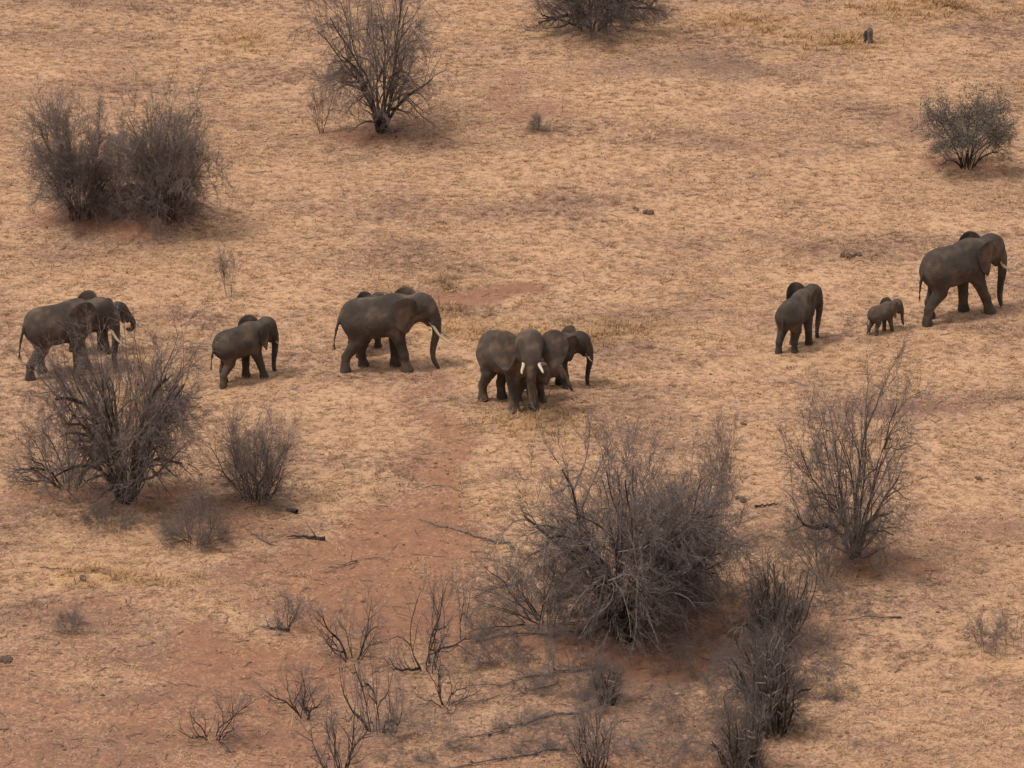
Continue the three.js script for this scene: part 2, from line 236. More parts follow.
/* o: px, py = pixel under the middle of the feet; s = size (1: shoulder 2.5 m); heading in degrees (0 = to the right, + = away);
   legs = [[dx, lift] front right, front left, hind right, hind left]; headYaw (+ = turns to its left), headPitch; trunk = [[x, y, z, r]...] in head space */
function elephant(o) {
  const calf = o.calf || 0, S = o.s, hs = (o.headScale || 1) * (1 + 0.16 * calf), seed = o.seed;
  // head space -> body space
  const nk = [0.96, 2.02 - 0.03 * calf + (o.neckUp || 0), 0], cy = Math.cos(o.headYaw || 0), sy = Math.sin(o.headYaw || 0), cp = Math.cos(o.headPitch || 0), sp = Math.sin(o.headPitch || 0);
  const H = ([x, y, z]) => { x *= hs; y *= hs; z *= hs; const X = x * cp - y * sp, Y = x * sp + y * cp; return [nk[0] + X * cy + z * sy, nk[1] + Y, nk[2] - X * sy + z * cy]; };
  const Hi = (x, y, z) => { x -= nk[0]; y -= nk[1]; z -= nk[2]; const X = x * cy - z * sy, Z = x * sy + z * cy; return [(X * cp + y * sp) / hs, (-X * sp + y * cp) / hs, Z / hs]; };
  const tors = [
    [ell([0.48, 1.74, 0], [0.66, 0.62, 0.47], -0.12), 0], [ell([-0.16, 1.62, 0], [0.92, 0.57, 0.58], 0.04), 0.2], [ell([-0.66, 1.68, 0], [0.50, 0.60, 0.47], 0.35), 0.22],
    [ell([0.46, 2.10, 0], [0.50, 0.36, 0.24]), 0.25], [ell([-0.42, 2.04, 0], [0.52, 0.27, 0.24], 0.22), 0.25],
    [cone([0.62, 1.90, 0], [nk[0] + 0.2 * cy, 2.04, -0.2 * sy], 0.42, 0.33), 0.2],
  ];
  const fl = (i, z) => {                                             // front leg
    const [dx, lift] = o.legs[i], b = lift * 0.6;
    return chain([[0.56, 1.60, z * 0.9, 0.29], [0.52 + dx * 0.36 + b * 0.5, 1.10 + lift * 0.2, z, 0.20], [0.58 + dx * 0.74 + b, 0.58 + lift * 0.7, z, 0.148], [0.60 + dx * 0.96, 0.20 + lift, z, 0.145], [0.61 + dx, 0.09 + lift, z, 0.165], [0.66 + dx, 0.085 + lift * 0.8, z, 0.155]], 0.06);
  };
  const hl = (i, z) => {
    const [dx, lift] = o.legs[i], b = lift * 0.5;
    return chain([[-0.72, 1.55, z * 0.85, 0.34], [-0.52 + dx * 0.44 + b, 1.02 + lift * 0.2, z, 0.215], [-0.76 + dx * 0.82, 0.54 + lift * 0.9, z, 0.140], [-0.75 + dx * 0.98, 0.2 + lift, z, 0.13], [-0.74 + dx, 0.09 + lift, z, 0.152], [-0.69 + dx, 0.085 + lift * 0.8, z, 0.142]], 0.06);
  };
  const legs = [fl(0, 0.29), fl(1, -0.29), hl(2, 0.27), hl(3, -0.27)];
  const hw = o.wide || 1, tk = o.trunk, trunkCurve = new THREE.CatmullRomCurve3(tk.map(p => new THREE.Vector3(p[0], p[1], p[2])));
  const tp = []; for (let i = 0; i <= 14; i++) { const t = i / 14, p = trunkCurve.getPoint(t), q = t * (tk.length - 1), a = Math.min(tk.length - 2, Math.floor(q)); tp.push([p.x, p.y, p.z, mix(tk[a][3], tk[a + 1][3], q - a)]); }
  const trunk = chain(tp, 0.05);
  const head = [[ell([0.34, 0.14, 0], [0.36, 0.36, 0.34]), 0], [ell([0.50, 0.02, 0], [0.30, 0.38, 0.28], -0.2), 0.12], [ell([0.20, -0.06, 0], [0.36, 0.38, 0.33]), 0.12],
    [cone([0.40, -0.22, 0], [0.60, -0.50, 0], 0.17, 0.085), 0.1], [cone([0.62, -0.06, 0.15], [0.74, -0.42, 0.16], 0.115, 0.085), 0.08], [cone([0.62, -0.06, -0.15], [0.74, -0.42, -0.16], 0.115, 0.085), 0.08]];
  const ts = o.tail || 0, tail = chain([[-1.02, 1.93, 0, 0.085], [-1.18, 1.72, ts * 0.15, 0.055], [-1.25 - Math.abs(ts) * 0.2, 1.35, ts * 0.4, 0.042], [-1.27 - Math.abs(ts) * 0.4, 1.0, ts * 0.62, 0.032]], 0.05);
  const f = (x, y, z) => {
    let d = 9; for (const [g, k] of tors) d = k ? smin(d, g(x, y, z), k) : g(x, y, z);
    let dl = 9; for (const l of legs) dl = Math.min(dl, l(x, y, z)); d = smin(d, dl, 0.16);
    d = smin(d, tail(x, y, z), 0.06);
    const hq = Hi(x, y, z), hx = hq[0], hy = hq[1], hz0 = hq[2], hz = hz0 / hw;
    if (hx > -0.6) { let dh = 9; for (const [g, k] of head) dh = k ? smin(dh, g(hx, hy, hz), k) : g(hx, hy, hz); dh = smin(dh, trunk(hx, hy, hz0), 0.1); d = smin(d, dh * hs, 0.16); }
    if (d < 0.15 && d > -0.15) d += 0.010 * noise(x * 3.1 + seed * 3, y * 3.1 + z * 2.2) + 0.006 * noise(x * 7 + z * 5, y * 7 + seed);
    return Math.max(d, -y);
  };
  const far = Math.max(2.3, ...tp.map(p => H(p)[0] + 0.3));
  const zx = o.headYaw ? 2.2 : 1.15;
  const { P, I } = surfaceNet(f, [-1.75, -0.06, -1.15], [Math.max(far, 2.2), 2.95, zx], 0.042);
  const bodyVerts = P.length / 3;
  for (const side of [1, -1]) {                                      // ears, grown into the side of the head
    const e = earGeometry(side, side > 0 ? o.earR : o.earL, (o.earSize || 1.08) * (1 - 0.04 * calf), seed + side, o.fold || 0), b0 = P.length / 3;
    for (let i = 0; i < e.P.length; i += 3) { const q = H([e.P[i] + 0.20, e.P[i + 1] + 0.06, e.P[i + 2] + side * 0.285 * hw]); P.push(q[0], q[1], q[2]); }
    for (const q of e.I) I.push(q + b0);
  }
  const g = new THREE.BufferGeometry(), nv = P.length / 3, pos = new Float32Array(P), uv = new Float32Array(nv * 2), colr = new Float32Array(nv * 3);
  const tone = o.tone || 1, ear0 = bodyVerts;
  for (let i = 0; i < nv; i++) {
    const x = P[i * 3], y = P[i * 3 + 1], z = P[i * 3 + 2];
    uv[i * 2] = (x + z * (o.uvz || 0.7)) * 0.5; uv[i * 2 + 1] = y * 0.5;
    // hide: grey brown with blotches of dried mud and pale dust
    const hk = 1 - 0.55 * calf, n = 0.75 * hk * (fbm(x * 1.6 + seed * 7, y * 1.7, 3) + fbm(z * 1.9 + seed, x * 0.9 - y * 1.2, 3)), m = 0.75 * hk * (fbm(x * 4.2 - seed, y * 4.2, 2) + fbm(z * 4.4, y * 2.1 - x * 3, 2)), du = sstep(-0.1, 0.6, n + 0.4 * m), mud = sstep(0.1, 0.5, -n + 0.5 * m);
    const c = [mix(0.055, 0.112, du), mix(0.0375, 0.074, du), mix(0.0275, 0.051, du)]; const dr = i >= ear0 ? 0.75 * sstep(-0.35, 0.35, m + n) : 0.5 * sstep(0.15, 0.6, fbm(z * 1.3 - seed * 3, y * 1.1 + x, 3)); c[0] = mix(c[0], 0.13, dr * 0.6); c[1] = mix(c[1], 0.078, dr * 0.6); c[2] = mix(c[2], 0.05, dr * 0.6); const k = tone * (1 - 0.32 * mud) * (1 + 0.3 * m);
    colr[i * 3] = c[0] * k; colr[i * 3 + 1] = c[1] * k; colr[i * 3 + 2] = c[2] * k;
  }
  g.setAttribute('position', new THREE.BufferAttribute(pos, 3)); g.setAttribute('uv', new THREE.BufferAttribute(uv, 2)); g.setAttribute('color', new THREE.BufferAttribute(colr, 3)); g.setIndex(I); g.computeVertexNormals();
  const grp = new THREE.Group(); grp.name = numbered(o.name || 'elephant');
  const body = shadows(new THREE.Mesh(g, M_HIDE)); body.name = 'body'; grp.add(body);
  for (const side of [1, -1]) {
    const eye = shadows(new THREE.Mesh(new THREE.SphereGeometry(0.042 * hs, 12, 8), M_EYE)); eye.position.set(...H([0.62, 0.03, side * 0.235 * hw])); eye.name = 'eye'; grp.add(eye);
    if (o.tusk) {
      const tu = o.tuskUp || 0, L = o.tusk, pts = [], b = 0.17 * side * hw, sl = o.splay || 0.3, cv = [[0.66, -0.36, b], [0.80, -0.56, b * 1.12], [0.80 + 0.24 * L, -0.56 - (0.30 - 0.12 * tu) * L, b * (1.15 + sl * L)], [0.80 + 0.52 * L, -0.56 - (0.52 - 0.3 * tu) * L, b * (1.15 + sl * 1.4 * L)], [0.80 + 0.80 * L, -0.56 - (0.62 - 0.5 * tu) * L, b * (1.1 + sl * 1.2 * L)]];
      for (const p of cv) pts.push(new THREE.Vector3(...H(p)));
      const curve = new THREE.CatmullRomCurve3(pts), tg = new THREE.TubeGeometry(curve, 18, 1, 9, false), tpz = tg.attributes.position;
      for (let i = 0; i <= 18; i++) { const c = curve.getPointAt(i / 18), r = 0.052 * (1 - 0.8 * Math.pow(i / 18, 1.6)) * Math.min(1.1, hs) * (o.tuskR || 1); for (let j = 0; j <= 9; j++) { const q = i * 10 + j; tpz.setXYZ(q, c.x + (tpz.getX(q) - c.x) * r, c.y + (tpz.getY(q) - c.y) * r, c.z + (tpz.getZ(q) - c.z) * r); } }
      tg.computeVertexNormals();
      const tusk = shadows(new THREE.Mesh(tg, M_TUSK)); tusk.name = 'tusk'; grp.add(tusk);
    }
  }
  { // tuft of hair at the end of the tail
    const hairs = [], r = rng(seed * 31 + 1), e = [-1.27 - Math.abs(ts) * 0.4, 1.02, ts * 0.62];
    for (let i = 0; i < 22; i++) { const h = new THREE.ConeGeometry(0.009, 0.30 + 0.12 * r(), 4, 1); h.rotateX(Math.PI); h.translate(0, -0.15, 0); h.rotateZ((r() - 0.5) * 0.36); h.rotateX((r() - 0.5) * 0.36); h.translate(...e); hairs.push(h); }
    const t = shadows(new THREE.Mesh(mergeGeometries(hairs), M_TUFT)); t.name = 'tail_tuft'; grp.add(t);
  }
  const p = at(o.px, o.py);
  grp.position.copy(p); grp.scale.setScalar(S); grp.rotation.y = o.heading * Math.PI / 180;
  grp.position.y -= 0.03;
  tag(grp, o.label, 'elephant', o.group || 'elephant herd crossing the dry grassland'); scene.add(grp); return grp;
}
const HANG = [[0.62, 0.02, 0, 0.20], [0.80, -0.30, 0, 0.165], [0.88, -0.75, 0, 0.125], [0.86, -1.2, 0, 0.095], [0.88, -1.6, 0, 0.072], [0.96, -1.86, 0, 0.06]];
const D = Math.PI / 180;
elephant({ px: 62, py: 374, s: 1.0, heading: 20, seed: 1, legs: [[-0.16, 0], [0.24, 0], [-0.36, 0], [0.16, 0]], headYaw: -26 * D, headPitch: -0.08, trunk: HANG, tusk: 0.7, earR: 0.55, earL: 0.5, tail: 0.3,
  label: 'large tusked elephant walking beside the multi-stemmed bare bush, its tail hanging out' });
elephant({ px: 92, py: 352, s: 0.66, heading: 12, seed: 2, calf: 0.4, legs: [[0.1, 0], [-0.15, 0], [0.12, 0], [-0.2, 0]], headYaw: 0, trunk: [[0.62, 0.02, 0, 0.20], [0.84, -0.26, 0, 0.16], [1.0, -0.50, 0, 0.12], [1.02, -0.76, 0, 0.095], [0.90, -0.90, 0, 0.078], [0.74, -0.86, 0, 0.062]], earR: 0.5, earL: 0.8,
  label: 'young elephant with its trunk curled up, mostly hidden behind a large tusked elephant' });
elephant({ px: 240, py: 381, s: 0.78, heading: 36, seed: 3, calf: 0.3, legs: [[0.36, 0], [-0.14, 0], [-0.22, 0], [0.14, 0]], headYaw: 8 * D, headPitch: -0.1, trunk: HANG, tusk: 0.22, tuskR: 0.6, earR: 0.5, earL: 0.6, fold: 0.15, tail: -0.1,
  label: 'half-grown elephant walking away alone above the spiky grey shrub' });
elephant({ px: 379, py: 369, s: 1.03, heading: 3, seed: 4, legs: [[0.24, 0], [-0.10, 0], [-0.30, 0], [0.26, 0]], headYaw: -6 * D, headPitch: -0.05, trunk: [[0.62, 0.02, 0, 0.20], [0.80, -0.30, 0, 0.165], [0.86, -0.75, 0, 0.125], [0.78, -1.2, 0, 0.095], [0.80, -1.62, 0, 0.072], [0.96, -1.90, 0, 0.06]], tusk: 0.72, earR: 0.46, earL: 0.3, tail: 0.25, tone: 1.15,
  label: 'tusked elephant seen side-on with its trunk reaching down to the ground' });
elephant({ px: 364, py: 351, s: 0.72, heading: 60, seed: 5, calf: 0.3, legs: [[0.12, 0], [-0.12, 0], [-0.1, 0], [0.15, 0]], headYaw: 0, headPitch: -0.1, trunk: HANG, earR: 0.5, earL: 0.95, fold: 0.2, headScale: 0.85,
  label: 'elephant hidden behind the side-on elephant, only its ear and legs showing' });
elephant({ px: 508, py: 405, s: 0.99, heading: -48, seed: 6, headScale: 1.14, neckUp: 0.14, legs: [[0.02, 0], [0.28, 0], [-0.14, 0], [0.14, 0]], headYaw: -38 * D, headPitch: 0.46, trunk: [[0.62, 0.02, 0, 0.21], [0.74, -0.30, 0, 0.175], [0.68, -0.72, 0, 0.135], [0.52, -1.08, 0, 0.10], [0.36, -1.36, -0.02, 0.08], [0.22, -1.6, -0.05, 0.066]], tusk: 0.5, tuskR: 1.1, earR: 1.42, earL: 1.45, earSize: 1.02, wide: 1.12, splay: 0.5, tuskUp: 0.2, tone: 1.3, uvz: -0.9,
  label: 'elephant facing forward with ears spread wide and two short white tusks' });
elephant({ px: 531, py: 400, s: 0.52, heading: -4, seed: 7, calf: 1, legs: [[0.15, 0], [-0.1, 0], [0.1, 0], [-0.14, 0]], headYaw: 0, headPitch: 0.1, trunk: [[0.62, 0.02, 0, 0.18], [0.82, -0.28, 0, 0.145], [0.96, -0.62, 0, 0.11], [1.08, -0.95, 0, 0.085], [1.16, -1.2, 0, 0.065]], earR: 0.45, earL: 0.5, tone: 1.8,
  label: 'small calf pressed between the forward-facing elephant and the one behind it' });
elephant({ px: 548, py: 387, s: 0.74, heading: 6, seed: 8, calf: 0.2, legs: [[0.16, 0], [-0.12, 0], [0.12, 0], [-0.2, 0]], headYaw: 0, headPitch: -0.12, trunk: HANG, tusk: 0.2, earR: 0.5, earL: 0.95, fold: 0.2, tone: 0.75,
  label: 'dark elephant standing behind the forward-facing elephant with trunk hanging straight down' });
elephant({ px: 795, py: 348, s: 0.77, heading: 60, seed: 9, calf: 0.3, legs: [[0.1, 0], [-0.16, 0], [0.16, 0], [-0.24, 0]], headYaw: -16 * D, headPitch: -0.12, trunk: HANG, earR: 0.45, earL: 0.45, fold: 0.1,
  label: 'half-grown elephant seen from behind, following a tiny calf' });
elephant({ px: 881, py: 333, s: 0.43, heading: 32, seed: 10, calf: 1, legs: [[0.22, 0], [-0.1, 0], [0.12, 0], [-0.22, 0]], headYaw: 0, headPitch: -0.05, trunk: [[0.62, 0.02, 0, 0.18], [0.80, -0.30, 0, 0.145], [0.88, -0.68, 0, 0.105], [0.94, -1.05, 0, 0.08], [1.04, -1.35, 0, 0.06]], earR: 0.42, earL: 0.7, fold: 0.1, tone: 1.8,
  label: 'tiny pale grey calf walking alone between two larger elephants' });
elephant({ px: 953, py: 317, s: 1.07, heading: 30, seed: 11, legs: [[0.55, 0], [-0.02, 0], [-0.42, 0], [0.06, 0]], headYaw: 0, headPitch: -0.06, trunk: HANG, tusk: 0.62, tuskUp: 1.7, earR: 0.42, earL: 0.2,
  label: 'largest elephant, striding ahead of the tiny calf with tusks pointing forward' });

// ---------------------------------------------------------------- bare bushes and trees
class Tubes {
  constructor() { this.P = []; this.I = []; }
  seg(path, radii, sides) {                                          // one tapered branch along a path of Vector3
    const n = path.length, base = this.P.length / 3, d = new THREE.Vector3(), u = new THREE.Vector3(), v = new THREE.Vector3();
    for (let i = 0; i < n; i++) {
      d.copy(path[Math.min(n - 1, i + 1)]).sub(path[Math.max(0, i - 1)]).normalize();
      if (Math.abs(d.y) > 0.9) u.set(1, 0, 0); else u.set(0, 1, 0); u.cross(d).normalize(); v.crossVectors(d, u);
      for (let s = 0; s < sides; s++) { const a = s / sides * 6.2832, c = Math.cos(a) * radii[i], q = Math.sin(a) * radii[i]; this.P.push(path[i].x + u.x * c + v.x * q, path[i].y + u.y * c + v.y * q, path[i].z + u.z * c + v.z * q); }
    }
    for (let i = 0; i < n - 1; i++) for (let s = 0; s < sides; s++) { const a = base + i * sides + s, b = base + i * sides + (s + 1) % sides, c = a + sides, e = b + sides; this.I.push(a, b, c, b, e, c); }
  }
  build(name, mat, parent, fit) {
    if (!this.P.length) return null;
    const P = new Float32Array(this.P); if (fit) for (let i = 0; i < P.length; i += 3) { P[i] *= fit[0]; P[i + 1] *= fit[1]; P[i + 2] *= fit[0]; }
    const g = new THREE.BufferGeometry(); g.setAttribute('position', new THREE.BufferAttribute(P, 3)); g.setIndex(this.I); g.computeVertexNormals();
    const nv = P.length / 3, uv = new Float32Array(nv * 2); for (let i = 0; i < nv; i++) { uv[i * 2] = P[i * 3] + P[i * 3 + 2]; uv[i * 2 + 1] = P[i * 3 + 1] * 0.5; } g.setAttribute('uv', new THREE.BufferAttribute(uv, 2));
    const m = shadows(new THREE.Mesh(g, mat)); m.name = name; parent.add(m); return m;
  }
}
const barkTex = (() => { const N = 256, d = new Uint8Array(N * N * 4); for (let j = 0; j < N; j++) for (let i = 0; i < N; i++) { const v = Math.max(0, Math.min(255, 190 + 90 * noise(i * 0.2, j * 0.05) + 70 * noise(i * 0.05, j * 0.06))) | 0, k = (j * N + i) * 4; d[k] = d[k + 1] = d[k + 2] = v; d[k + 3] = 255; } const t = new THREE.DataTexture(d, N, N); t.wrapS = t.wrapT = THREE.RepeatWrapping; t.magFilter = THREE.LinearFilter; t.colorSpace = THREE.SRGBColorSpace; t.needsUpdate = true; return t; })();
const wood = (r, g, b) => new THREE.MeshStandardMaterial({ color: new THREE.Color().setRGB(r, g, b), map: barkTex, roughness: 0.95 });
const M_STEM = wood(0.095, 0.062, 0.047), M_BRANCH = wood(0.25, 0.188, 0.158), M_TWIG = wood(0.36, 0.275, 0.247), M_TWIG_DK = wood(0.25, 0.188, 0.165), M_GREY = wood(0.46, 0.365, 0.32), M_MAUVE = wood(0.40, 0.315, 0.315), M_PALE = wood(0.36, 0.28, 0.22), M_DARK = wood(0.075, 0.05, 0.04);
const M_LEAF = new THREE.MeshStandardMaterial({ color: new THREE.Color().setRGB(0.135, 0.122, 0.098), roughness: 0.9, side: THREE.DoubleSide });
const M_LEAF_G = new THREE.MeshStandardMaterial({ color: new THREE.Color().setRGB(0.13, 0.13, 0.06), roughness: 0.9, side: THREE.DoubleSide });

function sprayGeometry(seed, curl, dense) {                          // a spray of fine twigs along +y, one unit long
  const r = rng(seed), t = new Tubes();
  const twig = (p, d, L, rad, n, lv) => {
    const path = [p.clone()], rr = [rad]; d = d.clone();
    for (let i = 1; i <= n; i++) { d.x += (r() - 0.5) * 0.55; d.y += (r() - 0.5) * 0.4; d.z += (r() - 0.5) * 0.55 - (lv ? 0 : curl); d.normalize(); path.push(path[i - 1].clone().addScaledVector(d, L / n)); rr.push(rad * (1 - 0.75 * i / n)); }
    t.seg(path, rr, 3);
    if (lv === 2) return;
    const c = lv ? 2 : dense;
    for (let i = 0; i < c; i++) { const q = mix(0.12, 0.97, (i + r()) / c) * n, a = Math.min(n - 1, Math.floor(q)), pp = path[a].clone().lerp(path[a + 1], q - a), dd = path[a + 1].clone().sub(path[a]).normalize(), ax = new THREE.Vector3(r() - 0.5, r() - 0.5, r() - 0.5).cross(dd).normalize(); dd.applyAxisAngle(ax, 0.45 + 0.6 * r()); twig(pp, dd, L * (lv ? 0.5 : 0.46) * (0.5 + 0.8 * r()), rad * 0.72, 2, lv + 1); }
  };
  twig(new THREE.Vector3(), new THREE.Vector3(0, 1, 0), 1, 0.0085, 4, 0);
  const g = new THREE.BufferGeometry(); g.setAttribute('position', new THREE.Float32BufferAttribute(t.P, 3)); g.setIndex(t.I); g.computeVertexNormals();
  const nv = t.P.length / 3, uv = new Float32Array(nv * 2); for (let k = 0; k < nv; k++) { uv[k * 2] = t.P[k * 3] + t.P[k * 3 + 2]; uv[k * 2 + 1] = t.P[k * 3 + 1] * 0.5; } g.setAttribute('uv', new THREE.BufferAttribute(uv, 2));
  return g;
}
const SPRAYS = [0, 1, 2].map(i => sprayGeometry(900 + i, [0.0, 0.12, 0.22][i], 11));
/* o: px, py base pixel; w, h in pixels of the crown; stems, n1, n2, n3 branch counts; spread (radians from upright), rise / droop tropism */
function bush(o) {
  const r = rng(o.seed), p0 = o.pos || at(o.px, o.py), k = pxPerM(p0), Wm = o.w / k, Hm = o.h / k / 0.94, grp = new THREE.Group();
  grp.name = numbered(o.name || 'bare_bush'); grp.position.copy(p0); scene.add(grp);
  const stems = [], br = new Tubes(), sprays = [], ends = [];
  const axis = new THREE.Vector3(), xs = [], ys = [];
  const rot = (d, ang) => { axis.set(r() - 0.5, r() - 0.5, r() - 0.5).cross(d).normalize(); return d.clone().applyAxisAngle(axis, ang); };
  const cnt = [0, o.n1 ?? 7, o.n2 ?? 6, o.n3 ?? 4], trop = o.trop || [0.05, 0.02, 0.0, -0.02], wig = o.wiggle ?? 0.22, len = o.len || [1, 0.55, 0.5, 0.5];
  const R0 = o.r0 ?? 0.05, TW = o.twig ?? 0.007, from = o.from ?? 0.25;
  function grow(p, d, L, rad, level) {
    if (level === 2) { const q = p.clone().addScaledVector(d, L); if (q.y < 0.05) d = d.clone().setY(Math.abs(d.y) * 0.3).normalize(); xs.push(Math.hypot(q.x, q.z)); ys.push(q.y); ends.push(q, p.clone().addScaledVector(d, L * 0.6)); sprays.push([p.clone(), d.clone(), L, r() * 6.28, r()]); return; }
    const n = level === 0 ? 8 : level === 1 ? 5 : level === 2 ? 3 : 2, path = [p.clone()], rr = [rad], tip = level >= 2 ? TW * 0.5 : rad * 0.35; d = d.clone();
    for (let i = 1; i <= n; i++) {
      d.x += (r() - 0.5) * wig * 2; d.y += (r() - 0.5) * wig * 1.6 + trop[level] * (level ? 1 : i / n); d.z += (r() - 0.5) * wig * 2; if (!level && o.arch) { const hx = path[i - 1].x, hz = path[i - 1].z, hl = Math.hypot(hx, hz) + 0.05; d.x += o.arch * hx / hl; d.z += o.arch * hz / hl; } d.normalize();
      const q = path[i - 1].clone().addScaledVector(d, L / n); if (q.y < 0.04) { q.y = 0.04 + r() * 0.05; d.y = Math.abs(d.y) * 0.3; }
      path.push(q); rr.push(mix(rad, tip, i / n));
    }
    if (level === 0) { const t = new Tubes(); t.seg(path, rr, 6); stems.push(t); } else br.seg(path, rr, 4);
    for (const q of path) { xs.push(Math.hypot(q.x, q.z)); ys.push(q.y); }
    const c = cnt[level + 1] * (0.7 + 0.6 * r());
    for (let i = 0; i < c; i++) {
      const t = level === 0 ? mix(from, 1, Math.pow((i + r()) / c, 0.85)) : mix(0.2, 1, (i + r()) / c), q = t * n, a = Math.min(n - 1, Math.floor(q)), pp = path[a].clone().lerp(path[a + 1], q - a);
      const dd = path[a + 1].clone().sub(path[a]).normalize();
      grow(pp, rot(dd, 0.35 + 0.65 * r() + (o.flare ?? 0)), L * len[level + 1] * (0.6 + 0.7 * r()) * (1 - 0.35 * t), Math.max(TW, mix(rad, tip, t) * mix(0.4, 0.8, r())), level + 1);
    }
  }
  for (let i = 0; i < o.stems; i++) {
    const a = (i + r() * 0.8) / o.stems * 6.2832 * 2.618, e = (o.spread ?? 0.6) * Math.pow(r(), 0.7), rb = (o.base ?? 0.35) * Math.sqrt(r());
    grow(new THREE.Vector3(Math.cos(a) * rb, -0.06, Math.sin(a) * rb), new THREE.Vector3(Math.cos(a) * Math.sin(e), Math.cos(e), Math.sin(a) * Math.sin(e)), mix(0.72, 1.1, r()) * (o.stemLen ?? 3), R0 * mix(0.45, 1.4, r() * r()), 0);
  }
  for (let i = 0; i < (o.skirt || 0); i++) {                         // short low branches that hang about the foot of the bush
    const a = r() * 6.2832, e = mix(0.7, 1.45, r()), rb = (o.base ?? 0.35) * mix(0.5, 1.1, r());
    grow(new THREE.Vector3(Math.cos(a) * rb, mix(0.0, 0.18, r()) * (o.stemLen ?? 3), Math.sin(a) * rb), new THREE.Vector3(Math.cos(a) * Math.sin(e), Math.cos(e), Math.sin(a) * Math.sin(e)), mix(0.22, 0.5, r()) * (o.stemLen ?? 3), R0 * 0.35, 1);
  }
  xs.sort((a, b) => a - b); ys.sort((a, b) => a - b);
  const sx = Wm / 2 / xs[Math.floor(xs.length * 0.955)], sy2 = Hm / ys[Math.floor(ys.length * 0.985)], fit = [sx, sy2];
  for (const t of stems) t.build('stem', o.matStem || M_STEM, grp, fit);
  if (br.P.length) br.build('branches', o.matBranch || M_BRANCH, grp, fit);
  if (sprays.length) {
    const im = shadows(new THREE.InstancedMesh(SPRAYS[o.seed % 3], o.matTwig || M_TWIG, sprays.length)), m4 = new THREE.Matrix4(), q = new THREE.Quaternion(), q2 = new THREE.Quaternion(), Y = new THREE.Vector3(0, 1, 0), f = Math.sqrt(sx * sy2), th = (o.thick ?? 1);
    sprays.forEach(([p, d, L, a, b], i) => { const dd = new THREE.Vector3(d.x * sx, d.y * sy2, d.z * sx).normalize(), l = Math.min(1.5, Math.max(0.22, L * f * (o.spray ?? 1.15) * (0.75 + 0.5 * b))); q.setFromUnitVectors(Y, dd).multiply(q2.setFromAxisAngle(Y, a)); m4.compose(new THREE.Vector3(p.x * sx, p.y * sy2, p.z * sx), q, new THREE.Vector3(l * th, l, l * th)); im.setMatrixAt(i, m4); });
    im.name = 'twigs'; im.userData.kind = 'stuff'; grp.add(im);
  }
  if (o.leaves) {
    const g = new Float32Array(o.leaves * 9), rl = rng(o.seed + 5);
    for (let i = 0; i < o.leaves; i++) {
      const e = ends[Math.floor(rl() * ends.length)], s = (o.leafSize || 0.05) * (0.6 + 0.8 * rl()), lj = o.leafJitter || 0.2, c = [e.x * sx + (rl() - 0.5) * lj, e.y * sy2 + (rl() - 0.5) * lj, e.z * sx + (rl() - 0.5) * lj];
      for (let q = 0; q < 3; q++) for (let a = 0; a < 3; a++) g[i * 9 + q * 3 + a] = c[a] + (rl() - 0.5) * s * 2;
      if (c[1] < (o.leafFrom || 0) * Hm) for (let q = 0; q < 9; q++) g[i * 9 + q] = g[i * 9];
    }
    const bg = new THREE.BufferGeometry(); bg.setAttribute('position', new THREE.BufferAttribute(g, 3)); bg.computeVertexNormals();
    const m = shadows(new THREE.Mesh(bg, o.matLeaf || M_LEAF)); m.name = 'leaves'; m.userData.kind = 'stuff'; grp.add(m);
  }
  tag(grp, o.label, o.category || 'bush', o.group); return grp;
}
const UP = [0.06, 0.05, 0.03, 0.02], DROOP = [-0.02, -0.10, -0.16, -0.2], ARCH = [-0.03, -0.03, -0.05, -0.06];
// far edge
bush({ seed: 21, skirt: 30, px: 592, py: 24, w: 165, h: 95, stems: 30, n1: 9, n2: 6, n3: 3, spread: 1.1, stemLen: 3, r0: 0.08, twig: 0.012, base: 1.0, arch: 0.12, from: 0.12, trop: [-0.05, -0.05, -0.06, -0.06], matTwig: M_TWIG_DK, matBranch: M_STEM, matStem: M_DARK, label: 'dense dark bush cut off at the top, in its own round shadow' });
bush({ seed: 22, wiggle: 0.3, skirt: 24, name: 'bare_tree', category: 'tree', px: 381, py: 131, w: 142, h: 152, stems: 16, n1: 9, n2: 6, n3: 3, spread: 0.5, stemLen: 4.5, r0: 0.1, twig: 0.01, base: 0.35, from: 0.22, arch: 0.15, trop: [0.0, -0.05, -0.08, -0.06], label: 'tall leafless many-stemmed tree with a spreading twiggy crown beside a small sapling' });
bush({ seed: 23, name: 'bare_sapling', px: 321, py: 133, w: 28, h: 46, stems: 6, n1: 6, n2: 5, depth: 2, spread: 0.5, stemLen: 1.6, r0: 0.035, twig: 0.011, base: 0.15, trop: UP, label: 'small leafless sapling beside the tall spreading tree' });
bush({ seed: 24, spray: 1.4, wiggle: 0.28, skirt: 44, px: 80, py: 217, w: 98, h: 108, stems: 28, n1: 8, n2: 7, n3: 4, spread: 0.8, stemLen: 3.6, r0: 0.06, twig: 0.008, base: 0.9, from: 0.03, arch: 0.07, trop: [-0.04, -0.03, -0.05, -0.05], label: 'dense grey bush on the earth mound, without green tips', leaves: 1200, matLeaf: M_LEAF, leafFrom: 0.5, leafSize: 0.03 });
bush({ seed: 25, spray: 1.4, wiggle: 0.28, skirt: 46, px: 166, py: 219, w: 106, h: 114, stems: 30, n1: 8, n2: 7, n3: 4, spread: 0.8, stemLen: 4, r0: 0.06, twig: 0.008, base: 1.0, from: 0.03, arch: 0.1, trop: [-0.04, -0.03, -0.05, -0.05], label: 'taller grey bush on the earth mound with faint green tips', leaves: 4200, matLeaf: M_LEAF_G, leafFrom: 0.7, leafSize: 0.04 });
